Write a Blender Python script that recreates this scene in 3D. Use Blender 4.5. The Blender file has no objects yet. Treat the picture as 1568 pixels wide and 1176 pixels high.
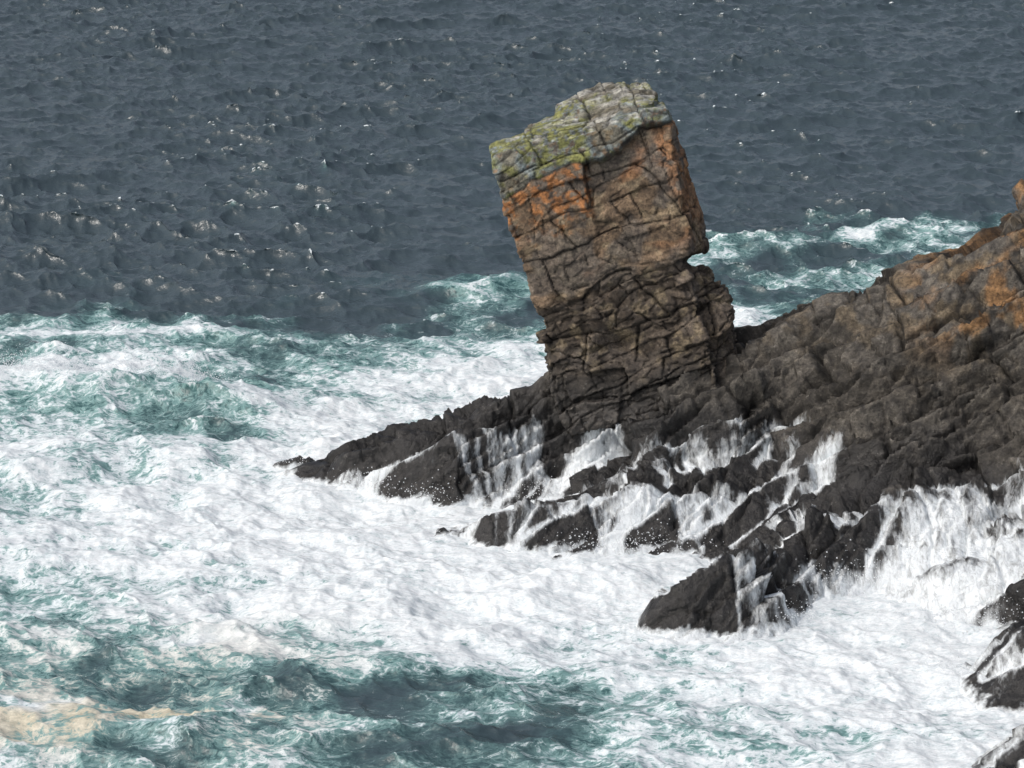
import bpy, bmesh, math
import numpy as np
from mathutils import Vector
rng=np.random.default_rng(7)
scene=bpy.context.scene

# ------------------------------------------------------------------ noise
def hsh(ix,iy,iz,seed):
    h=(ix.astype(np.int64)*374761393+iy.astype(np.int64)*668265263+iz.astype(np.int64)*2147483647+seed*1274126177)&0xFFFFFFFF
    h=((h^(h>>13))*1274126177)&0xFFFFFFFF
    h=((h^(h>>16))*2246822519)&0xFFFFFFFF
    h=h^(h>>15)
    return (h&0xFFFFFF).astype(np.float32)/16777216.0
def vnoise(x,y,z,seed=0):
    fx=np.floor(x);fy=np.floor(y);fz=np.floor(z)
    ix=fx.astype(np.int64);iy=fy.astype(np.int64);iz=fz.astype(np.int64)
    u=(x-fx);v=(y-fy);w=(z-fz)
    u=u*u*(3-2*u);v=v*v*(3-2*v);w=w*w*(3-2*w)
    r=0
    for a in (0,1):
        for b in (0,1):
            for c in (0,1):
                r=r+hsh(ix+a,iy+b,iz+c,seed)*(u if a else 1-u)*(v if b else 1-v)*(w if c else 1-w)
    return r
def fbm(x,y,z,o=4,seed=0):
    s=0;a=0.5;t=0
    for i in range(o):
        s=s+a*vnoise(x*2**i+i*7.3,y*2**i+i*3.1,z*2**i+i*5.7,seed+i);t+=a;a*=0.5
    return s/t
def sst(a,b,x):
    t=np.clip((x-a)/(b-a),0,1); return t*t*(3-2*t)
def voro(x,y,z,seed,jit=0.8):
    ix=np.floor(x).astype(np.int64);iy=np.floor(y).astype(np.int64);iz=np.floor(z).astype(np.int64)
    n=x.shape[0]
    f1=np.full(n,1e9,np.float32);f2=f1.copy()
    r=[np.zeros(n,np.float32) for _ in range(4)]
    dv=[np.zeros(n,np.float32) for _ in range(3)]
    for a in (-1,0,1):
        for b in (-1,0,1):
            for c in (-1,0,1):
                jx=ix+a;jy=iy+b;jz=iz+c
                h1=hsh(jx,jy,jz,seed);h2=hsh(jx,jy,jz,seed+11);h3=hsh(jx,jy,jz,seed+23)
                dx=x-(jx+.5+(h1-.5)*jit);dy=y-(jy+.5+(h2-.5)*jit);dz=z-(jz+.5+(h3-.5)*jit)
                d=np.sqrt(dx*dx+dy*dy+dz*dz)
                m=d<f1
                f2=np.where(m,f1,np.minimum(f2,d))
                f1=np.where(m,d,f1)
                for k,vv in enumerate((dx,dy,dz)): dv[k]=np.where(m,vv,dv[k])
                hh=hsh(jx,jy,jz,seed+37)
                for k,vv in enumerate((hh,h1,h2,h3)): r[k]=np.where(m,vv,r[k])
    return f1,f2,r,dv
def facet(p,frame,size,seed,tilt=0.6,jit=0.8):
    q=p@frame.T
    f1,f2,r,dv=voro(q[:,0]/size[0],q[:,1]/size[1],q[:,2]/size[2],seed,jit)
    off=(r[0]-.5)*2+tilt*((r[1]-.5)*dv[0]+(r[2]-.5)*dv[1]+(r[3]-.5)*dv[2])*2
    crack=1-sst(0.0,0.11,f2-f1)
    return off,crack,r[0]
def cell1(t,key,seed,jit=.75):
    """1-D cells with irregular joints"""
    z=np.zeros_like(key)
    bnd=lambda i:i+(hsh(i,key,z,seed)-.5)*jit
    i=np.floor(t).astype(np.int64);lo=bnd(i);hi=bnd(i+1)
    idx=np.where(t<lo,i-1,np.where(t>=hi,i+1,i))
    lo=bnd(idx);hi=bnd(idx+1)
    dl=t-lo;dh=hi-t
    return idx,dl/(hi-lo)-.5,np.minimum(dl,dh),np.where(dl<dh,idx,idx+1)
def brick(p,fr,size,seed,cw=.05,tilt=.6,slope=.5,bedw=.9,stair=0.):
    """bedded, jointed rock: beds cut by cross joints. offset, crack, random"""
    q=p@fr.T
    z=np.zeros(len(q),np.int64)
    k,fb_,db,kb=cell1(q[:,2]/size[2],z,seed)
    hk=hsh(k,z,z,seed+1)
    ta=q[:,0]/size[0]+hk*17+q[:,2]/size[0]*(hsh(k,z,z,seed+2)-.5)*2*slope
    ia,fa,da,ka=cell1(ta,k,seed+3)
    tv=q[:,1]/size[1]+hsh(k,ia,z,seed+4)*13
    iv,fv,dv,kv=cell1(tv,k*31+ia,seed+5)
    r=hsh(k*7+ia,iv,k,seed+6);r1=hsh(k,ia,iv,seed+7);r2=hsh(k,ia,iv,seed+8);r3=hsh(k,ia,iv,seed+9)
    bedoff=hsh(k,z,z,seed+12)
    off=(r-.5)*1.3+(bedoff-.5)*bedw+tilt*2*((r1-.5)*fa+(r2-.5)*fb_+(r3-.5)*fv)+stair*fb_
    sb=.25+.75*hsh(kb,z,z,seed+13);sa=sst(.15,.6,hsh(ka,k,z,seed+14));sv=sst(.25,.7,hsh(kv,k,ia,seed+15))
    c=np.maximum(np.maximum((1-sst(0,cw,db*size[2]))*sb,(1-sst(0,cw,da*size[0]))*sa),(1-sst(0,cw,dv*size[1]))*sv)
    return off,c,r
def frame(nb,tu):
    nb=np.array(nb,float);nb/=np.linalg.norm(nb)
    tu=np.array(tu,float);tu-=nb*tu.dot(nb);tu/=np.linalg.norm(tu)
    tv=np.cross(nb,tu);return np.array([tu,tv,nb])

# ------------------------------------------------------------------ mesh helpers
def grid_mesh(name,X,Y,Z,smooth=True):
    ny,nx=X.shape
    co=np.stack([X,Y,Z],-1).reshape(-1,3).astype(np.float32)
    i=np.arange(ny*nx).reshape(ny,nx)
    f=np.stack([i[:-1,:-1],i[:-1,1:],i[1:,1:],i[1:,:-1]],-1).reshape(-1,4)
    me=bpy.data.meshes.new(name)
    me.vertices.add(len(co));me.vertices.foreach_set("co",co.ravel())
    me.loops.add(f.size);me.loops.foreach_set("vertex_index",f.ravel().astype(np.int32))
    me.polygons.add(len(f));me.polygons.foreach_set("loop_start",(np.arange(len(f))*4).astype(np.int32))
    me.update(calc_edges=True)
    me.polygons.foreach_set("use_smooth",np.full(len(f),smooth))
    ob=bpy.data.objects.new(name,me);scene.collection.objects.link(ob)
    return ob
def fattr(me,name,a):
    t=me.attributes.new(name,'FLOAT','POINT');t.data.foreach_set("value",a.astype(np.float32).ravel())
def cattr(me,name,c):
    t=me.attributes.new(name,'FLOAT_COLOR','POINT')
    c4=np.ones((c.shape[0],4),np.float32);c4[:,:3]=c;t.data.foreach_set("color",c4.ravel())

# ------------------------------------------------------------------ coast terrain
TER="""-9.1,-13.1,0.15 -8.1,-13.3,0.6 -5.7,-15.1,1.5 -4,-15,2.0 -2.5,-14.8,2.4 -0.6,-14.8,3.1 1.4,-14.4,4
5.2,-15.2,4.5 8.3,-14.1,5 10.2,-14.1,6 12.3,-14.1,7.2 13.2,-14.6,7.1 15,-13.7,7.9
18.2,-13.6,9.5 19.1,-13.3,10.8 22.2,-13.4,12.3 -7,-14.4,0.5 -5.4,-16.2,0.2 -4.4,-17.5,0.1
-3,-17.9,0 -1.5,-18.1,0 -0.3,-17.6,0.1 -4,-16.4,1.3 -2,-17.4,1.6 1.6,-15.6,2.6
2.8,-16,3.2 -0.1,-18.1,0.3 1.6,-16.5,0.6 4,-17.1,1.2 6.3,-18.5,1.9 9.4,-18.6,2.3
5.1,-17.5,3.4 8.7,-18,4.2 8.6,-18.6,2.9 12.1,-18.9,5.4 11.9,-20.8,3 11.8,-22,1.9
16.6,-19.6,7 16.5,-20.7,4.9 16.3,-22.8,2.6 10.7,-22.4,1.3 21.3,-25.1,6 20.8,-27.7,4
-3.1,-21.7,0.1 -1,-22.6,0.9 0.4,-22.2,1.2 2.7,-21.9,1.4 5,-21.7,1.7 7.3,-21.8,1.5
9.1,-21.9,1.3 -1.5,-22.6,0.1 0.1,-24.2,0 1.3,-24.5,0 2.6,-24.3,0 4.9,-24.5,0
7.1,-24.8,0.1 8.2,-24.6,0.2 4.2,-32.1,0 4.5,-31.8,0.4 5.4,-30.9,1.2 5.8,-30.6,1.5
7.5,-30.5,1.9 8.1,-28,1.6 9.2,-25.4,1.5 10.4,-25.2,1.8 13.7,-25.1,2 17.4,-25,2.3
12,-28.5,-.1 13.8,-32.6,-.5 14.2,-29.6,0.9 9.2,-30.4,0.5 8.8,-30.6,0 8.1,-31.1,1.4
6.7,-32.9,0 11.7,-32.9,-.8 14.3,-33.2,-.8 16.4,-31.5,1.1 14,-35.4,0.0 14.7,-35.9,0.8
15.6,-36,1.6 15.1,-37.9,1 15.1,-39.1,0.4 13.8,-38,0 14.3,-39.7,0 13,-44.3,0.5
14.2,-44.2,1.3 12.7,-44.1,0 13.8,-46.6,1 -9.9,-9.2,-1.5
-5.3,-19.5,-1.5 11.9,-39.5,-1.5"""
T=[tuple(float(a) for a in s.split(",")) for s in TER.split()]
T+=[(-2,-20,-.6),(0,-19.6,-.1),(-5.5,-17.8,-1.2),(-3.5,-19.6,-1.2),(1,-26.5,-1.4),(5,-27,-1.2),(3.5,-29.5,-1.3),(3,-33,-1.5),(8,-35,-1.4),(12,-36,-1.2),(0,-31,-2),(0,-40,-2.5),(-10,-20,-2.5),(-12,-30,-2.5),
    (10.4,-30,-.7),(10,-31.5,-1.),(8,-26.3,.2),(6.3,-27.5,-.5),(-9.7,-14.2,-1.2),(-12,-14,-2.2),(16.6,-33.9,-.4),(15.6,-41.6,-.3),(13,-41.5,-.9),
    (-8,-11,-1.5),(-4,-12,-1.0),(-4,-10,-2),(0,-10,-1.2),(5,-8,-0.5),(5,-11,3),(9,-8,.5),(9,-5,-1.5),(14,-9,3.5),(14,-4,-1.2),(20,-7,5),(22,0,-1),(30,-12,12),(30,0,3),(30,8,-1.5),(40,-15,15),(40,-30,9),
    (26,-40,5),(20,-42,2.6),(30,-50,6),(15.5,-52,-.5),(20,-57,0.5),(40,-60,5),(40,5,2),(0,0,-3),(-12,10,-4),(15,12,-3),(-12,-58,-4),(5,-56,-3),(20,-34,2),(19,-29,2.4)]
T=np.array(T)
def rbf(P,vals,Q,chunk=40000):
    n=len(P);D=np.sqrt(((P[:,None]-P[None])**2).sum(-1))
    A=np.zeros((n+1,n+1));A[:n,:n]=D-0.02*np.eye(n);A[:n,n]=1;A[n,:n]=1
    w=np.linalg.solve(A,np.append(vals,0))
    out=np.empty(len(Q))
    for s in range(0,len(Q),chunk):
        q=Q[s:s+chunk]
        out[s:s+chunk]=np.sqrt(((q[:,None]-P[None])**2).sum(-1))@w[:n]+w[n]
    return out
DX=0.065
X0=-11.0
xs=np.concatenate([np.arange(X0,21,DX),np.arange(21.1,41,0.3)])
y0=-48.0;yc0=np.arange(-60,y0-.05,0.3)
yf=np.arange(y0,-9,DX);ys=np.concatenate([yc0,yf,np.arange(-8.9,11,0.3)])
X,Y=np.meshgrid(xs,ys)
Z=rbf(T[:,:2],T[:,2],np.stack([X.ravel(),Y.ravel()],-1)).reshape(X.shape)
gx=np.gradient(Z,axis=1)/np.gradient(X,axis=1);gy=np.gradient(Z,axis=0)/np.gradient(Y,axis=0)
def blur(a,n):
    for _ in range(n):
        a=(a+np.roll(a,1,0)+np.roll(a,-1,0))/3;a=(a+np.roll(a,1,1)+np.roll(a,-1,1))/3
    return a
gx=blur(gx,8);gy=blur(gy,8)
N=np.stack([-gx,-gy,np.ones_like(gx)],-1);N/=np.linalg.norm(N,axis=-1,keepdims=True)
N=N.reshape(-1,3)
P=np.stack([X,Y,Z],-1).reshape(-1,3)
wx=(fbm(P[:,0]*.35,P[:,1]*.35,P[:,2]*.35,4,5)-.5);wy=(fbm(P[:,0]*.35,P[:,1]*.35,P[:,2]*.35,4,55)-.5)
Pw=P+np.stack([wx,wy,(wx-wy)*.8],-1)*1.4
FR=frame((-.40,.10,.90),(.9,0,.40))
FR2=frame((-.55,.0,.83),(.83,.0,.55))
o1,c1,r1=brick(Pw,FR,(3.6,2.4,1.05),101,.12,.8,.6,.6,1.7)
o2,c2,r2=brick(Pw,FR2,(1.3,1.1,.40),202,.07,.9,.8,.7,1.2)
o3,c3,r3=facet(Pw,FR,(.62,.45,.20),303,1.1)
fb=fbm(P[:,0]*1.6,P[:,1]*1.6,P[:,2]*1.6,4,9)-.5
hi=sst(-.2,2.5,P[:,2])
amp=.28+.72*hi
disp=amp*(.46*o1+.20*o2+.055*o3+.12*fb)-amp*(.30*c1+.13*c2+.02*c3)
P=P+N*disp[:,None]
crk=np.clip(c1+.8*c2+.25*c3,0,1)
ZG=P[:,2].reshape(X.shape)

# water running off the ledges: trace droplets down the real slope
j0=len(yc0);nyf=len(yf);nxf=len(np.arange(X0,21,DX))
HG=blur(ZG[j0:j0+nyf,:nxf].copy(),3)
GX=np.gradient(HG,axis=1)/DX;GY=np.gradient(HG,axis=0)/DX
def seeds():
    S=[]
    def cl(x,y,r,n): S.append(np.stack([x+rng.normal(0,r,n),y+rng.normal(0,r*.7,n)],-1))
    for k in range(70):
        t=rng.random();cl(-6.8+t*8.0,-15.3-.3*rng.random()-.9*math.sin(t*3.1),.03+.08*rng.random(),12)
    for k in range(14): cl(4.1-rng.random()*2.0,-16.3-rng.random()*.5,.22,60)
    for k in range(40): cl(3.4+rng.random()*7.2,-18.2-rng.random()*1.8,.1+.2*rng.random(),34)
    for k in range(46):
        x=-1.+rng.random()*10.5;cl(x,-21.5-rng.random()*.9,.1+.3*rng.random(),34 if x<7 else 26)
    for k in range(36): cl(2.0+rng.random()*4.4,-21.7-rng.random()*.5,.35,85)
    for k in range(18): cl(9.8+rng.random()*1.8,-20.2-rng.random()*1.4,.2,38)
    for k in range(60): cl(9.6+rng.random()*9,-24.0-rng.random()*1.5,.1+.3*rng.random(),44)
    for k in range(160): cl(12.6+rng.random()*6.5,-25.3-rng.random()*5,.15+.5*rng.random(),60)
    for k in range(110): cl(9.8+rng.random()*8,-27.5-rng.random()*5,.15+.5*rng.random(),55)
    for k in range(14): cl(7.2+rng.random()*2.2,-26.5-rng.random()*1.6,.2,38)
    for k in range(26): cl(4.6+rng.random()*3.8,-30.7-rng.random()*.4,.12,42)
    for k in range(22): cl(14.6+rng.random()*2.4,-35.6-rng.random()*2.7,.2,36)
    for k in range(14): cl(13.6+rng.random()*2.4,-43.8-rng.random()*2,.2,36)
    return np.concatenate(S)
sp=seeds()
px=(sp[:,0]-X0)/DX;py=(sp[:,1]-y0)/DX
vx=np.zeros_like(px);vy=np.zeros_like(px);DEN=np.zeros(HG.size)
alive=np.ones(len(px),bool)
for st in range(120):
    i=np.clip(px.astype(int),1,nxf-2);j=np.clip(py.astype(int),1,nyf-2)
    vx=.74*vx-.42*GX[j,i]+rng.normal(0,.07,len(px));vy=.74*vy-.42*GY[j,i]+rng.normal(0,.07,len(px))-.06
    s=np.hypot(vx,vy)+1e-6;k=np.minimum(1,.95/s);vx*=k;vy*=k
    px=px+vx;py=py+vy
    alive&=(HG[j,i]>-.25)&(px>1)&(px<nxf-2)&(py>1)&(py<nyf-2)
    np.add.at(DEN,(j*nxf+i)[alive],np.minimum(1,s[alive]*1.4+.15))
DEN=DEN.reshape(HG.shape);DEN=.4*DEN+.4*blur(DEN,1)+.2*blur(DEN,4)
flow=np.zeros(X.shape);flow[j0:j0+nyf,:nxf]=1-np.exp(-DEN*.14)
flow=flow.ravel()
lowwash=(1-sst(-.05,.36,P[:,2]+.75*(fbm(P[:,0]*1.3,P[:,1]*1.3,P[:,2],4,77)-.5)))
P=P+N*(flow*.04)[:,None]
P3=P.reshape(X.shape+(3,))
coast=grid_mesh("rocky_headland",P3[...,0],P3[...,1],P3[...,2])
nz=fbm(P[:,0]*.6,P[:,1]*.6,P[:,2]*.6,4,33)
wetline=np.interp(P[:,0],[-8,0,6,10,20,40],[2.8,3.8,3.4,2.8,3.2,3.0])
wet=1-sst(-.6,1.2,P[:,2]-wetline+(nz-.5)*2.6)
dry=np.array([.094,.087,.077]);brn=np.array([.17,.135,.09]);blk=np.array([.019,.019,.020]);org=np.array([.29,.165,.075])
n2=fbm(P[:,0]*1.4,P[:,1]*1.4,P[:,2]*1.8,4,44)
col=dry[None]*(.38+.85*r2[:,None]+.45*r1[:,None])
bm=sst(.50,.62,n2)*sst(4,8,P[:,2])*.8
col=col*(1-bm[:,None])+brn*bm[:,None]
om=sst(.48,.60,fbm(P[:,0]*.8,P[:,1]*.8,P[:,2]*.8,4,66))*sst(13.5,16.5,P[:,0])*sst(5.2,7.2,P[:,2])*.9
col=col*(1-om[:,None])+org*om[:,None]
col=col*(1-wet[:,None]*.92)+blk*wet[:,None]*.92
col=col*(1-.82*crk[:,None])
cattr(coast.data,"rockcol",col);fattr(coast.data,"wet",wet);fattr(coast.data,"flow",flow);fattr(coast.data,"wash",lowwash)

# ------------------------------------------------------------------ leaning pillar
def hull(bm,pts):
    vs=[bm.verts.new(p) for p in pts]
    r=bmesh.ops.convex_hull(bm,input=vs)
    dele=list({e for e in r['geom_interior'] if isinstance(e,bmesh.types.BMVert)}|{e for e in r['geom_unused'] if isinstance(e,bmesh.types.BMVert)})
    if dele: bmesh.ops.delete(bm,geom=dele,context='VERTS')
bm=bmesh.new()
hull(bm,[(-.66,-15.1,12.25),(-.50,-15.4,11.18),(.12,-15.6,9.15),(.91,-15.8,6.87),(6.55,-15.55,8.62),(6.36,-15.8,8.83),
 (7.15,-14,8.70),(7.20,-13.6,9.5),(6.60,-13.5,11.57),(6.02,-13.5,13.2),(5.64,-14.6,14.0),(5.88,-15.4,12.16),(6.50,-15.7,9.78),
 (-.80,-14,12.6),(.39,-12.8,12.93),(1.3,-11.8,13.3),(5.65,-12,13.9),(1.67,-10.3,6.36),(6.9,-10.3,8.16),(5.92,-14.4,13.4),(1.2,-10.6,12.6),(6.3,-10.6,11.5)])
hull(bm,[(1.55,-13.2,12.9),(1.62,-11.6,13.75),(3.36,-10.6,14.5),(5.09,-10.6,14.38),(5.45,-12.6,14.2),(5.2,-14.0,14.16),(3.4,-13.6,13.6),(2,-12,12),(5,-12,12),(2,-10.8,11)])
hull(bm,[(.98,-15.6,7.2),(6.3,-15.55,8.75),(6.4,-12,8.8),(1.35,-15.95,5.19),(1.50,-16,4.4),(5.2,-16.1,4.7),(7.4,-15.9,4.8),(1.7,-10.8,6.8),(1.9,-10.5,3),(6.5,-10.8,8.0),(8,-11,3),(1.5,-16.1,3.2),(2,-16.4,2.2),(7.8,-17.0,3.2),(7.5,-14.5,5)])
hull(bm,[(5.4,-15.6,7.7),(6.7,-15.0,8.15),(7.29,-14.5,8.15),(7.78,-14.5,7.6),(7.98,-15,5.95),(8.4,-15.5,4.9),(5.5,-16,4.8),(7.2,-12.6,7.7),(7.8,-12,6),(8.3,-12,4.3),(6,-12,5),(8.4,-16.2,3.5),(5.5,-16.6,3.5)])
me=bpy.data.meshes.new("tmp");bm.to_mesh(me);bm.free()
ob=bpy.data.objects.new("leaning_rock_pillar",me);scene.collection.objects.link(ob)
md=ob.modifiers.new("r","REMESH");md.mode='VOXEL';md.voxel_size=.05
dg=bpy.context.evaluated_depsgraph_get()
m2=bpy.data.meshes.new_from_object(ob.evaluated_get(dg));ob.modifiers.clear();ob.data=m2;m2.name="leaning_rock_pillar"
nv=len(m2.vertices);V=np.empty(nv*3,np.float32);m2.vertices.foreach_get("co",V);V=V.reshape(-1,3).astype(float)
ne=len(m2.edges);E=np.empty(ne*2,np.int32);m2.edges.foreach_get("vertices",E);E=E.reshape(-1,2)
deg=np.bincount(E.ravel(),minlength=nv)[:,None].astype(float)
def lap(A,n):
    for _ in range(n):
        S=np.stack([np.bincount(E[:,0],A[E[:,1],k],nv)+np.bincount(E[:,1],A[E[:,0],k],nv) for k in range(A.shape[1])],-1)
        A=.5*A+.5*S/deg
    return A
V=lap(V,6);m2.vertices.foreach_set("co",V.astype(np.float32).ravel());m2.update()
Nn=np.empty(nv*3,np.float32);m2.vertex_normals.foreach_get("vector",Nn);Nn=Nn.reshape(-1,3).astype(float);Nn=lap(Nn,3);Nn/=np.linalg.norm(Nn,axis=1,keepdims=True)
wx=fbm(V[:,0]*.5,V[:,1]*.5,V[:,2]*.5,5,15)-.5;wz=fbm(V[:,0]*.5,V[:,1]*.5,V[:,2]*.5,5,25)-.5
Vw=V+np.stack([wx*1.0,wz*.6,wz*1.0],-1)
a=Vw[:,0]*.9455+Vw[:,2]*.3256;b=-Vw[:,0]*.3256+Vw[:,2]*.9455
FP=frame((-.3256,.06,.9455),(.9455,0,.3256))
FP2=frame((-.50,.10,.86),(.86,0,.50))
FP3=frame((-.20,.30,.93),(.93,.1,.20))
o1,c1,r1=brick(Vw,FP,(2.3,2.2,1.15),419,.06,.55,.6,.35)
o2,c2,r2=brick(Vw,FP2,(1.35,1.2,.62),523,.045,.9,.8,.35)
o3,c3,r3=facet(Vw,FP3,(.60,.5,.30),613,1.1,.9)
fb=fbm(V[:,0]*1.8,V[:,1]*1.8,V[:,2]*1.8,5,19)-.5
low=1-sst(5.9,6.4,b)
capb=10.42+(a-3.2)*.085+.16*(fbm(a*1.2,b*0,V[:,1]*.3,3,91)-.5)*2-.25*np.exp(-((a-7.2)/.7)**2)
incap=sst(-.03,.06,b-capb)
front=sst(.3,.7,-Nn[:,1])
rec=front*(1-incap)*sst(6.15,6.3,a)*(1-sst(0,3.5,capb-b))*.45
crackv=front*np.exp(-((a-6.22)/.05)**2)*sst(8.8,9.2,b)*(1-incap)
seam=np.exp(-((b-capb)/.05)**2)*.6
lowseam=np.exp(-((b-6.05-.25*np.sin(a*1.3))/.08)**2)*sst(.4,.55,fbm(a*.5,b*0,a*0,2,31))
A1=.12+.10*low;A2=.08+.06*low
disp=A1*o1+A2*o2+(.025+.05*low)*o3+.09*fb-(.10+.08*low)*c1-(.055+.06*low)*c2-(.012+.03*low)*c3-rec-.20*crackv-.12*seam-.18*lowseam
for (hx,hy,hz,r,dp) in [(3.9,-16.2,5.6,.75,.8),(4.9,-16.1,5.1,.5,.5),(1.7,-15.9,7.1,.3,.3),(2.6,-15.9,7.5,.3,.3),(6.72,-15.4,8.3,.35,.5),(6.0,-16.0,6.4,.4,.3),(2.3,-16.2,5.2,.35,.35)]:
    d=np.sqrt((V[:,0]-hx)**2+(V[:,1]-hy)**2+((V[:,2]-hz)*1.5)**2);disp=disp-dp*np.exp(-(d/r)**2)
V2=V+Nn*disp[:,None]
m2.vertices.foreach_set("co",V2.astype(np.float32).ravel());m2.update()
m2.polygons.foreach_set("use_smooth",np.ones(len(m2.polygons),bool))
g=np.array([.27,.325,.335]);lich=np.array([.20,.205,.055]);orange=np.array([.44,.19,.068]);brown=np.array([.20,.142,.094]);tan=np.array([.40,.32,.21]);dark=np.array([.070,.060,.050])
nA=fbm(V[:,0]*.9,V[:,1]*.9,V[:,2]*.9,4,71);nB=fbm(V[:,0]*2.2,V[:,1]*2.2,V[:,2]*2.2,4,72);nC=fbm(V[:,0]*5,V[:,1]*5,V[:,2]*5,4,73)
def mix(c,d,m): return c*(1-m[:,None])+d*m[:,None]
c=np.repeat(brown[None],nv,0)*(.50+.7*r2[:,None]+.35*r1[:,None])
c=mix(c,tan*.8,sst(.50,.64,nB)*.6)
c=mix(c,np.array([.125,.117,.108]),sst(.48,.6,nA)*.65)
om=sst(8.6,9.4,b+(nB-.5)*2.4)*(1-sst(6.2,6.5,a+(nB-.5)*.5))*sst(.40,.52,nC)*sst(.34,.50,nB)
om=np.maximum(om,.6*sst(9.0,9.8,a+(nA-.5)*1.8)*sst(7,8,b)*sst(.44,.56,nB))
om=np.maximum(om,.45*sst(.54,.64,fbm(a*.5,V[:,1]*.5,b*.9,4,81))*sst(6.5,7.5,b))
c=mix(c,orange*(.5+.8*nC[:,None]),om*.9)
c=mix(c,g*(.30+1.0*nB[:,None])*(.55+.75*r2[:,None]),incap*sst(.30,.44,nC+.1*(1-front)))
c=mix(c,np.array([.16,.135,.09]),incap*sst(.52,.62,1-nA)*.7)
lm=incap*sst(.44,.54,nA+.14*sst(11.0,11.9,b)*(1-.2*front)-.06)*sst(.36,.50,nC)
lm=np.maximum(lm,incap*sst(.46,.58,nB)*sst(5.4,3.8,a)*.9)*.85
c=mix(c,lich*(.5+1.0*nC[:,None]),lm)
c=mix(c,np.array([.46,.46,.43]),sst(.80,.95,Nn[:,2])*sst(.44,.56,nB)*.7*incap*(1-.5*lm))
c=mix(c,dark*(.5+1.0*r2[:,None]),low*sst(.70,.46,nA)*.85)
c=mix(c,tan*.6,low*sst(.56,.64,nB)*.6)
c=mix(c,np.array([.050,.045,.040]),1-sst(4.0,5.8,V[:,2]+(nA-.5)*2))
ck=np.clip(.9*c1+.75*c2+.3*c3+crackv+.7*seam*(1-.3*incap)+.8*lowseam,0,1)
c=c*(1-.82*ck[:,None])
cattr(m2,"rockcol",c);fattr(m2,"wet",1-sst(3,4.5,V[:,2]));fattr(m2,"flow",np.zeros(nv));fattr(m2,"wash",np.zeros(nv))
pillar=ob

# ------------------------------------------------------------------ sea
def spectrum(N_,L,lp,rms,ang,seed,spread=2.0,pw=-3.7):
    r=np.random.default_rng(seed)
    k=np.fft.fftfreq(N_,L/N_)*2*np.pi
    KX,KY=np.meshgrid(k,k);K=np.hypot(KX,KY);K[0,0]=1
    kp=2*np.pi/lp
    dirc=(KX*math.cos(ang)+KY*math.sin(ang))/K
    S=K**pw*np.exp(-(kp/K)**2)*(np.abs(dirc)**spread+.05)
    S[0,0]=0
    Am=np.sqrt(S)*(r.normal(size=K.shape)+1j*r.normal(size=K.shape))
    h=np.fft.ifft2(Am);sc=rms/np.real(h).std()
    h=np.real(h)*sc
    dx=np.real(np.fft.ifft2(Am*1j*KX/K))*sc;dy=np.real(np.fft.ifft2(Am*1j*KY/K))*sc
    jx=np.real(np.fft.ifft2(-Am*KX*KX/K))*sc;jy=np.real(np.fft.ifft2(-Am*KY*KY/K))*sc
    return h,dx,dy,jx+jy
def samp(arr,x,y,L):
    n=arr.shape[0];u=(x/L%1)*n;v=(y/L%1)*n
    i=np.floor(u).astype(int);j=np.floor(v).astype(int);fu=u-i;fv=v-j
    i%=n;j%=n;i2=(i+1)%n;j2=(j+1)%n
    return arr[j,i]*(1-fu)*(1-fv)+arr[j,i2]*fu*(1-fv)+arr[j2,i]*(1-fu)*fv+arr[j2,i2]*fu*fv
W1=spectrum(512,71,6.5,.165,math.radians(-72),1,4.,-4.3)
W2=spectrum(512,43,2.6,.095,math.radians(-100),2,3.,-4.3)
rows=[-48.0];
while rows[-1]<190: rows.append(rows[-1]+.09+.26*max(0,(rows[-1]+48)/238)**1.1)
far=[190*(1.18**k) for k in range(1,21)]
near=[-48-3*1.25**k for k in range(18)][::-1]
ysea=np.array(near+rows+far)
s=np.linspace(-1,1,960);ext=np.array([1.03*1.22**k for k in range(22)])
s=np.concatenate([-ext[::-1],s,ext])
half=np.interp(ysea,[-48,190,4000],[20,62,62])
SX=s[None,:]*half[:,None]+1.0;SY=np.repeat(ysea[:,None],len(s),1)
x=SX.ravel();y=SY.ravel()
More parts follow.
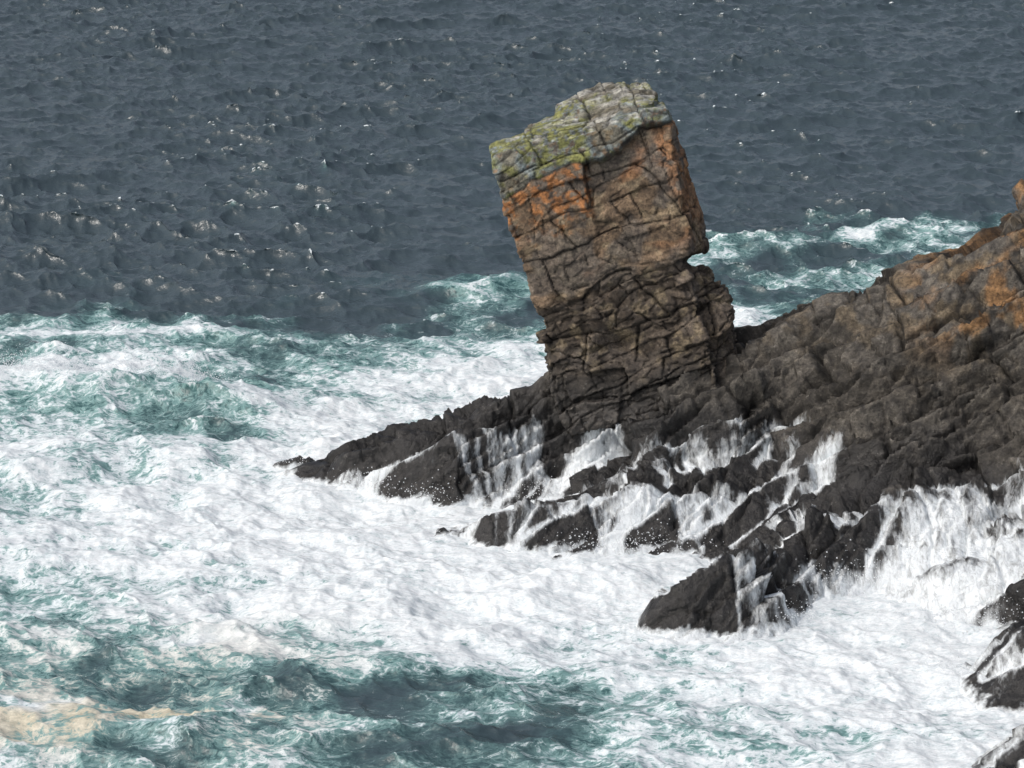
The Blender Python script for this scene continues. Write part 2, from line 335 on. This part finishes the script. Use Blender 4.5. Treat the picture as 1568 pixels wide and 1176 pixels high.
FO="""-46.3,143.2,0 0,143.2,0 46.3,143.2,0 -29.4,44.6,0 0,44.6,0 23.1,44.6,0.03 -26.3,26,0.03 -12.9,26,0.03 -2.8,26,0.05 12,31.1,0.42 15.6,26,0.26 23.4,33.8,0.48
19.3,28.5,0.42 26.9,44.6,0.1 12.7,19.6,0.36 16.9,22.7,0.36 11.2,12.3,0.62 11.3,36.6,0.08 -24.9,18.1,0.12 -15.4,18.1,0.10 -4.3,21.1,0.2 -1.4,17.3,0.34 -23.5,9.6,0.45 -19.6,9.6,0.5
-16.7,10.3,0.55 -13.2,12.3,0.3 -8.6,11,0.3 -5.6,12.3,0.3 -2.6,12.3,0.34 0.2,9.6,0.45 -22.6,4.5,0.5 -19.3,5.8,0.5 -15.2,3.3,0.55 -11.3,7,0.4 -8.2,5.1,0.45 -5.4,7,0.5
-2.4,3.3,0.7 0.5,3.3,0.8 -20.4,-0.2,0.7 -17,1.5,0.9 -13.4,-0.2,0.55 -10.7,-0.2,0.5 -7.8,-1.3,0.6 -5.1,-1.3,0.75 -0.9,-1.3,0.9 -20.7,-6.7,0.65 -18.2,-5.7,0.55 -14.2,-5.7,0.5
-11.3,-8.2,0.5 -9.6,-6.7,0.75 -7,-5.7,0.9 -19.8,-11.7,0.75 -16,-11.7,0.7 -12.2,-11.7,0.7 -9.7,-11.7,0.9 -18.9,-17.1,0.75 -14.1,-17.1,0.9 -9.1,-18.8,.95 -5.5,-19.6,1 -17.9,-22.8,0.7
-17.4,-18.8,0.7 -13.1,-24.3,0.9 -6.4,-24.3,1 0.4,-26.5,1 -16.7,-30,0.65 -13.6,-29.3,0.7 -8.2,-30,0.9 -1.8,-31.3,1 3.6,-29.3,1 -16,-33.9,0.5 -14.2,-32.6,0.52 -12.1,-32.9,0.5
-8.9,-33.9,0.7 -5.7,-35.1,0.6 -1.7,-34.5,0.8 2.4,-34.5,0.9 8.3,-35.7,.95 12.5,-34.5,1 -15.5,-36.9,0.48 -12.5,-36.9,0.46 -9.5,-37.4,0.46 -6.6,-36.9,0.43 -3.6,-36.9,0.40 -0.7,-37.4,0.42
1.3,-38,0.48 3.3,-37.4,0.65 6.2,-38,0.85 10,-39.1,.95 13,-38,1 -14,-40.2,0.75 -11.1,-40.7,0.8 -8.2,-40.7,0.62 -6.3,-40.7,0.48 -3.5,-40.7,0.40 -0.6,-40.7,0.42 2.2,-40.7,0.48
4.1,-40.7,0.55 6.9,-40.7,0.75 11.6,-41.3,.9 -14.3,-43.8,0.5 -11.6,-43.3,0.52 -8.9,-43.3,0.5 -6.1,-43.8,0.47 -3.4,-43.8,0.44 2.1,-43.8,0.48 5.8,-43.8,0.6 9.4,-43.8,0.8 13.1,-43.8,0.85"""
F=np.array([[float(v) for v in q.split(",")] for q in FO.split()])
F=np.concatenate([F,[[-22,13.5,.22],[-17,14,.25],[-14,15,.15],[-8,15,.15],[2,14,.3],[-30,5,.6],[-32,-10,.8],[-30,-25,.8],[-25,-40,.4],[-60,0,.4],[60,60,0],[-60,60,0],[0,75,0],[30,75,0],[-30,75,0],[0,220,0],[35,15,.6],[28,12,.7],[0,-60,.4],[15,-60,.7],[22,22,.42]]])
D=np.zeros(len(x))
for st in range(0,len(x),60000):
    q=slice(st,st+60000)
    dd=(x[q,None]-F[None,:,0])**2+((y[q,None]-F[None,:,1])*.8)**2+.5
    w=dd**-2.0
    D[q]=(w*F[None,:,2]).sum(1)/w.sum(1)
ax=np.clip((1-sst(55,110,np.abs(x)))*(1-sst(160,400,y))+.25,0,1)*sst(-120,-50,y)
r2x=x*math.cos(.5)-y*math.sin(.5);r2y=x*math.sin(.5)+y*math.cos(.5)
gust=.8+.45*sst(.35,.65,fbm(x*.06,y*.03,x*0,3,41))
c5,s5=math.cos(.5),math.sin(.5)
calm=(1-.55*sst(.35,.9,D))
h=(samp(W1[0],x,y,71)+gust*samp(W2[0],r2x,r2y,43))*calm
d2x=samp(W2[1],r2x,r2y,43)*gust;d2y=samp(W2[2],r2x,r2y,43)*gust
dxx=(samp(W1[1],x,y,71)+(d2x*c5+d2y*s5))*calm;dyy=(samp(W1[2],x,y,71)+(-d2x*s5+d2y*c5))*calm
jac=samp(W1[3],x,y,71)+gust*samp(W2[3],r2x,r2y,43)
h=h+.16*np.sin(y*.42+x*.07+1.5*(fbm(x*.05,y*.05,x*0,2,3)-.5))
def ridge(h,yc,xc,wxx,hh,bk,fr,slope=0.,seed=1,curve=0.):
    wob=(fbm(x*.35,y*0,x*0,3,seed)-.5)*2.2
    t=y-(yc+slope*(x-xc)+curve*(x-xc)**2+wob)
    prof=np.where(t>0,np.exp(-(t/bk)**2),np.exp(-(t/fr)**2))
    win=np.exp(-((x-xc)/wxx)**4)
    return h+hh*prof*win, prof*win, t
h,p1,t1=ridge(h,-3.2,-17,7.5,1.45,4.2,2.2,-.22,4,.012)
h,p2,t2=ridge(h,17.3,-1.2,3.0,.75,2.2,.9,-.1,5)
h,p3,t3=ridge(h,-35.6,-5.5,4.5,.55,2.2,1.3,-.15,6)
h,p4,t4=ridge(h,-41.3,-11.5,4.6,.55,1.2,.8,-.1,7)
h,p5,t5=ridge(h,8.5,-17,7,.4,3,1.3,-.1,8)
h,p6,t6=ridge(h,-13,-16,6,.5,2.5,1.3,.15,9)
h,p7,t7=ridge(h,30,17,7,.5,2.5,1.3,.5,10)
turb=fbm(x*.55,y*.55,x*0,4,61)-.5;tf=fbm(x*2.2,y*2.0,x*0,4,62)-.5
h=h+sst(.3,.9,D)*(turb*.85+tf*.24)
face1=np.exp(-((t1+2.0)/1.7)**2)*np.exp(-((x+14.5)/4.5)**2)
D=D+.30*np.exp(-((t1-.5)/1.5)**2)*np.exp(-((x+17)/6.5)**4)-.07*face1
D=D+.35*np.exp(-((t2-.1)/.5)**2)*p2+.3*np.exp(-((t5-.1)/.8)**2)*np.exp(-((x+17)/7)**4)+.25*np.exp(-((t7)/.8)**2)*p7
D=D+.3*np.exp(-((t3-.9)/.6)**2)*np.exp(-((x+5.5)/4.5)**4)-.10*np.exp(-((t3+1)/.8)**2)*np.exp(-((x+5.5)/4.5)**4)
D=D+(turb*.7)*sst(.10,.3,D)*(1-.7*sst(.85,1,D))
J2=jac.reshape(SX.shape)
J2=(J2*2+np.roll(J2,1,1)+np.roll(J2,-1,1)+np.roll(J2,2,1)+np.roll(J2,-2,1))/6
jac=J2.ravel();ss_=(y>0)&(y<190)
cth=np.percentile(jac[ss_],2.4);lo=np.percentile(jac[ss_],.08)
cap=np.clip((cth-jac)/(cth-lo),0,1.3)*sst(.42,.58,fbm(x*.10,y*.07,x*0,2,88))
D=np.maximum(D,.92*np.minimum(cap*1.1,1))
def terr_at(x,y):
    i=np.interp(x,xs,np.arange(len(xs)));j=np.interp(y,ys,np.arange(len(ys)))
    ii=np.clip(i.astype(int),0,len(xs)-1);jj=np.clip(j.astype(int),0,len(ys)-1)
    z=ZG[jj,ii];return np.where((x<X0)|(x>40)|(y<-59)|(y>10),-9,z)
tz=terr_at(x,y)
D=np.maximum(D,.97*sst(-1.0,-.2,tz))
h=h*(1-.6*sst(-1.2,-.2,tz))+sst(-.8,0,tz)*.10*(tf*2+.2)
D=np.clip(D,0,1)
hx=x+dxx*.95*ax;hy=y+dyy*.95*ax;h=h*ax
sea=grid_mesh("sea",hx.reshape(SX.shape),hy.reshape(SX.shape),h.reshape(SX.shape))
aer=np.clip(sst(.12,.75,blur(D.reshape(SX.shape),8).ravel())*.8+.5*p1+.45*p2+.2*p3+.2*p5,0,1)
cn=fbm(x*.5,y*.5,x*0,3,97)
cream=np.exp(-((x+11.5)/5.5)**4)*np.exp(-((y+41)/2.6)**2)
cream=np.maximum(cream,.5*np.exp(-((x+12)/7)**4)*np.exp(-((y+38)/5)**2))*sst(.2,.48,cn)
fattr(sea.data,"foam",D);fattr(sea.data,"aer",aer);fattr(sea.data,"cream",cream)

# wind-blown spray off the breaker crest and where surf hits the ledges (fine droplets)
def droplets():
    C=[]
    top=(p1>.86)&(np.abs(t1)<.7);ix=np.flatnonzero(top)
    pk=rng.choice(ix,60)
    for q in pk:
        n=rng.integers(25,80);r=.15+.35*rng.random()
        C.append(np.stack([hx[q]+rng.normal(.1,r*1.6,n),hy[q]+rng.normal(0,r,n),h[q]+np.abs(rng.normal(0,.9*r,n))],-1))
    for (sx,sy,sz,n,r) in [(-5.2,-17,.3,160,.5),(-3.2,-18.4,.3,140,.5),(3.2,-24.8,.3,260,.6),(5,-24.9,.3,200,.6),(1,-19,.5,160,.5),(11,-29,.5,220,.7),(13.5,-32.8,.4,260,.8),(15.5,-33.5,.4,220,.8),(9.2,-32,.3,120,.4),(13.6,-37,.3,120,.4),(-8.3,-13.8,.3,100,.4)]:
        C.append(np.stack([sx+rng.normal(0,r*1.5,n),sy+rng.normal(0,r*.6,n),sz+np.abs(rng.normal(0,r*.7,n))],-1))
    return np.concatenate(C)
C=droplets();n=len(C);sz=(.012+.028*rng.random(n)**2)[:,None]
tet=np.array([[1,1,1],[1,-1,-1],[-1,1,-1],[-1,-1,1]])/1.7
sv=(C[:,None,:]+tet[None]*sz[:,None,:]).reshape(-1,3)
sf=(np.arange(n)[:,None,None]*4+np.array([[0,1,2],[0,3,1],[0,2,3],[1,3,2]])[None]).reshape(-1,3)
sm=bpy.data.meshes.new("sea_spray");sm.from_pydata(sv.tolist(),[],sf.tolist());sm.update()
spray=bpy.data.objects.new("sea_spray",sm);scene.collection.objects.link(spray)

# ------------------------------------------------------------------ materials
class NT:
    def __init__(s,name):
        s.m=bpy.data.materials.new(name);s.m.use_nodes=True;s.t=s.m.node_tree;s.t.nodes.clear()
    def n(s,ty,ins={},**kw):
        nd=s.t.nodes.new(ty)
        for k,v in kw.items(): setattr(nd,k,v)
        for k,v in ins.items():
            sk=nd.inputs[k]
            if isinstance(v,bpy.types.NodeSocket): s.t.links.new(v,sk)
            else: sk.default_value=v
        return nd
    def math(s,op,a,b=0.,c=None,clamp=False):
        nd=s.n("ShaderNodeMath",{0:a,1:b},operation=op,use_clamp=clamp)
        if c is not None:
            if isinstance(c,bpy.types.NodeSocket): s.t.links.new(c,nd.inputs[2])
            else: nd.inputs[2].default_value=c
        return nd.outputs[0]
    def attr(s,name): return s.n("ShaderNodeAttribute",attribute_name=name)
    def noise(s,vec,scale,detail=6,rough=.55,dist=0.):
        return s.n("ShaderNodeTexNoise",{"Vector":vec,"Scale":scale,"Detail":detail,"Roughness":rough,"Distortion":dist}).outputs[0]
    def mr(s,v,a,b,c=0.,d=1.,smooth=False):
        nd=s.n("ShaderNodeMapRange",{0:v,1:a,2:b,3:c,4:d})
        if smooth: nd.interpolation_type='SMOOTHSTEP'
        return nd.outputs[0]
    def mixc(s,f,a,b,bt='MIX'):
        nd=s.n("ShaderNodeMix",data_type='RGBA',blend_type=bt)
        for k,v in ((0,f),(6,a),(7,b)):
            if isinstance(v,bpy.types.NodeSocket): s.t.links.new(v,nd.inputs[k])
            else: nd.inputs[k].default_value=v
        return nd.outputs[2]
def c4(r,g,b): return (r,g,b,1)

# sea
M=NT("sea_water");co=M.n("ShaderNodeTexCoord").outputs["Object"]
mp=M.n("ShaderNodeMapping",{"Vector":co,"Rotation":(0,0,.22),"Scale":(.85,1.3,1)}).outputs[0]
foam=M.attr("foam").outputs["Fac"];aerN=M.attr("aer").outputs["Fac"];crm=M.attr("cream").outputs["Fac"]
warp=M.n("ShaderNodeTexNoise",{"Vector":mp,"Scale":.6,"Detail":3.,"Roughness":.6})
wv=M.n("ShaderNodeVectorMath",{0:warp.outputs["Color"],1:(.5,.5,.5)},operation='SUBTRACT').outputs[0]
wv=M.n("ShaderNodeVectorMath",{0:wv,"Scale":1.4},operation='SCALE').outputs[0]
mpw=M.n("ShaderNodeVectorMath",{0:mp,1:wv},operation='ADD').outputs[0]
nb=M.noise(mpw,.8,7,.76)
r1_=M.math('SUBTRACT',1.,M.math('MULTIPLY',M.math('ABSOLUTE',M.math('SUBTRACT',M.noise(mpw,1.4,4,.64),.5)),9.),clamp=True)
r2_=M.math('SUBTRACT',1.,M.math('MULTIPLY',M.math('ABSOLUTE',M.math('SUBTRACT',M.noise(mpw,3.6,4,.66),.5)),7.),clamp=True)
W=M.math('MULTIPLY',M.mr(nb,.30,.70),.50)
W=M.math('ADD',W,M.math('MULTIPLY',r1_,.26));W=M.math('ADD',W,M.math('MULTIPLY',r2_,.24))
t=M.math('ADD',M.math('MULTIPLY',foam,1.04),M.math('SUBTRACT',W,1.07))
cover=M.mr(t,-.03,.22,0,1,True)
milk=M.math('MULTIPLY',M.mr(t,-.40,.05,0,.9,True),M.mr(aerN,.1,.6))
water=M.mixc(aerN,c4(.040,.060,.072),c4(.026,.098,.100))
water=M.mixc(milk,water,c4(.19,.335,.33))
fn=M.noise(mp,4.5,5,.78)
fsh=M.math('ADD',M.math('MULTIPLY',M.mr(fn,.35,.65),.5),M.math('MULTIPLY',M.mr(t,.05,.50),.5))  # foam shading painted into the colour: greyer where noise dips and foam thins
fcol=M.mixc(fsh,c4(.40,.49,.53),c4(.84,.87,.89))
fcr=M.mixc(fsh,c4(.32,.29,.21),c4(.70,.64,.50))
fcol=M.mixc(crm,fcol,fcr)
colr=M.mixc(cover,water,fcol)
rough=M.mr(M.math('MAXIMUM',cover,M.math('MULTIPLY',milk,.5)),0,1,.13,.85)
wn=M.noise(mp,4.,3,.6,.2)
bh=M.math('MULTIPLY',wn,.05)
bh=M.math('ADD',bh,M.math('MULTIPLY',M.math('MULTIPLY',foam,fn),.05))
bmp=M.n("ShaderNodeBump",{"Height":bh,"Strength":.9,"Distance":1.0}).outputs[0]
pb=M.n("ShaderNodeBsdfPrincipled",{"Base Color":colr,"Roughness":rough,"IOR":1.40,"Normal":bmp})
out=M.n("ShaderNodeOutputMaterial",{0:pb.outputs[0]})
sea.data.materials.append(M.m)
M=NT("spray_droplets");co=M.n("ShaderNodeTexCoord").outputs["Object"]
sc_=M.mixc(M.noise(co,2.,2,.5),c4(.78,.82,.84),c4(.92,.93,.94))
pb=M.n("ShaderNodeBsdfPrincipled",{"Base Color":sc_,"Roughness":.7});M.n("ShaderNodeOutputMaterial",{0:pb.outputs[0]})
sm.materials.append(M.m)

# rock
def rockmat(name,bumpk):
    M=NT(name);co=M.n("ShaderNodeTexCoord").outputs["Object"]
    base=M.attr("rockcol").outputs["Color"];wet=M.attr("wet").outputs["Fac"];fl=M.attr("flow").outputs["Fac"];ws=M.attr("wash").outputs["Fac"]
    n1=M.noise(co,3.,6,.65);n2=M.noise(co,11.,4,.7)
    c=M.mixc(M.mr(n1,.36,.64),c4(.5,.5,.52),c4(1.45,1.42,1.36));c=M.mixc(1.,base,c,'MULTIPLY')
    c=M.mixc(M.math('MULTIPLY',M.mr(n2,.38,.52,1,0),.5),c,c4(.02,.018,.016))
    c=M.mixc(M.math('MULTIPLY',M.mr(n2,.58,.68),M.math('MULTIPLY',M.mr(n1,.5,.6),.35)),c,c4(.40,.38,.35))
    st=M.noise(M.n("ShaderNodeMapping",{"Vector":co,"Scale":(6,1.3,2.2)}).outputs[0],1.,5,.7,.9)
    f=M.math('ADD',M.math('MULTIPLY',fl,1.1),M.math('MULTIPLY',M.math('SUBTRACT',st,.5),2.0))
    f=M.mr(f,.20,1.1,0,.94)
    f=M.math('MULTIPLY',f,M.mr(fl,.08,.4))
    f2=M.math('ADD',ws,M.math('MULTIPLY',M.math('SUBTRACT',n1,.5),2.2));f2=M.math('MULTIPLY',M.mr(f2,.35,.95,0,.92),M.mr(ws,.02,.2))
    f=M.math('MAXIMUM',f,f2)
    c=M.mixc(f,c,c4(.80,.85,.88))
    r=M.math('ADD',M.mr(wet,0,1,.88,.34),M.math('MULTIPLY',n2,.1));r=M.n("ShaderNodeMix",{0:f,2:r,3:.7}).outputs[0]
    h=M.math('ADD',M.math('MULTIPLY',n1,.13),M.math('MULTIPLY',n2,.04))
    b=M.n("ShaderNodeBump",{"Height":h,"Strength":bumpk,"Distance":1.}).outputs[0]
    pb=M.n("ShaderNodeBsdfPrincipled",{"Base Color":c,"Roughness":r,"Normal":b,"IOR":1.45})
    M.n("ShaderNodeOutputMaterial",{0:pb.outputs[0]})
    return M.m
coast.data.materials.append(rockmat("wet_coastal_rock",1.))
pillar.data.materials.clear();pillar.data.materials.append(rockmat("lichen_rock",.8))

# ------------------------------------------------------------------ light (veiled sun, high on the left)
el=math.radians(48);az=math.radians(-122)      # azimuth from +Y, clockwise positive
w=bpy.data.worlds.new("World");scene.world=w;w.use_nodes=True;nt=w.node_tree;bg=nt.nodes["Background"]
sky=nt.nodes.new("ShaderNodeTexSky");sky.sky_type='NISHITA';sky.sun_disc=False;sky.sun_elevation=el;sky.sun_rotation=az;sky.air_density=1.;sky.dust_density=6.;sky.ozone_density=1.
hs=nt.nodes.new("ShaderNodeHueSaturation");hs.inputs["Saturation"].default_value=.6
nt.links.new(sky.outputs[0],hs.inputs["Color"]);nt.links.new(hs.outputs[0],bg.inputs[0]);bg.inputs[1].default_value=.15
sl=bpy.data.lights.new("sun","SUN");sl.energy=.95;sl.angle=math.radians(14);sl.color=(1,.97,.93)
so=bpy.data.objects.new("sun",sl);scene.collection.objects.link(so)
d=Vector((math.cos(el)*math.sin(az),math.cos(el)*math.cos(az),math.sin(el)))
so.rotation_euler=d.to_track_quat('Z','Y').to_euler();so.location=(-60,-20,60)

cam=bpy.data.cameras.new("camera");cam.sensor_fit='HORIZONTAL';cam.angle=math.radians(20);cam.clip_end=20000;cam.clip_start=.5
cob=bpy.data.objects.new("camera",cam);scene.collection.objects.link(cob);cob.location=(0,-120,30);cob.rotation_euler=(math.radians(90)-math.atan(.25),0,0)
scene.camera=cob
scene.view_settings.view_transform='Standard';scene.view_settings.look='None';scene.view_settings.exposure=0
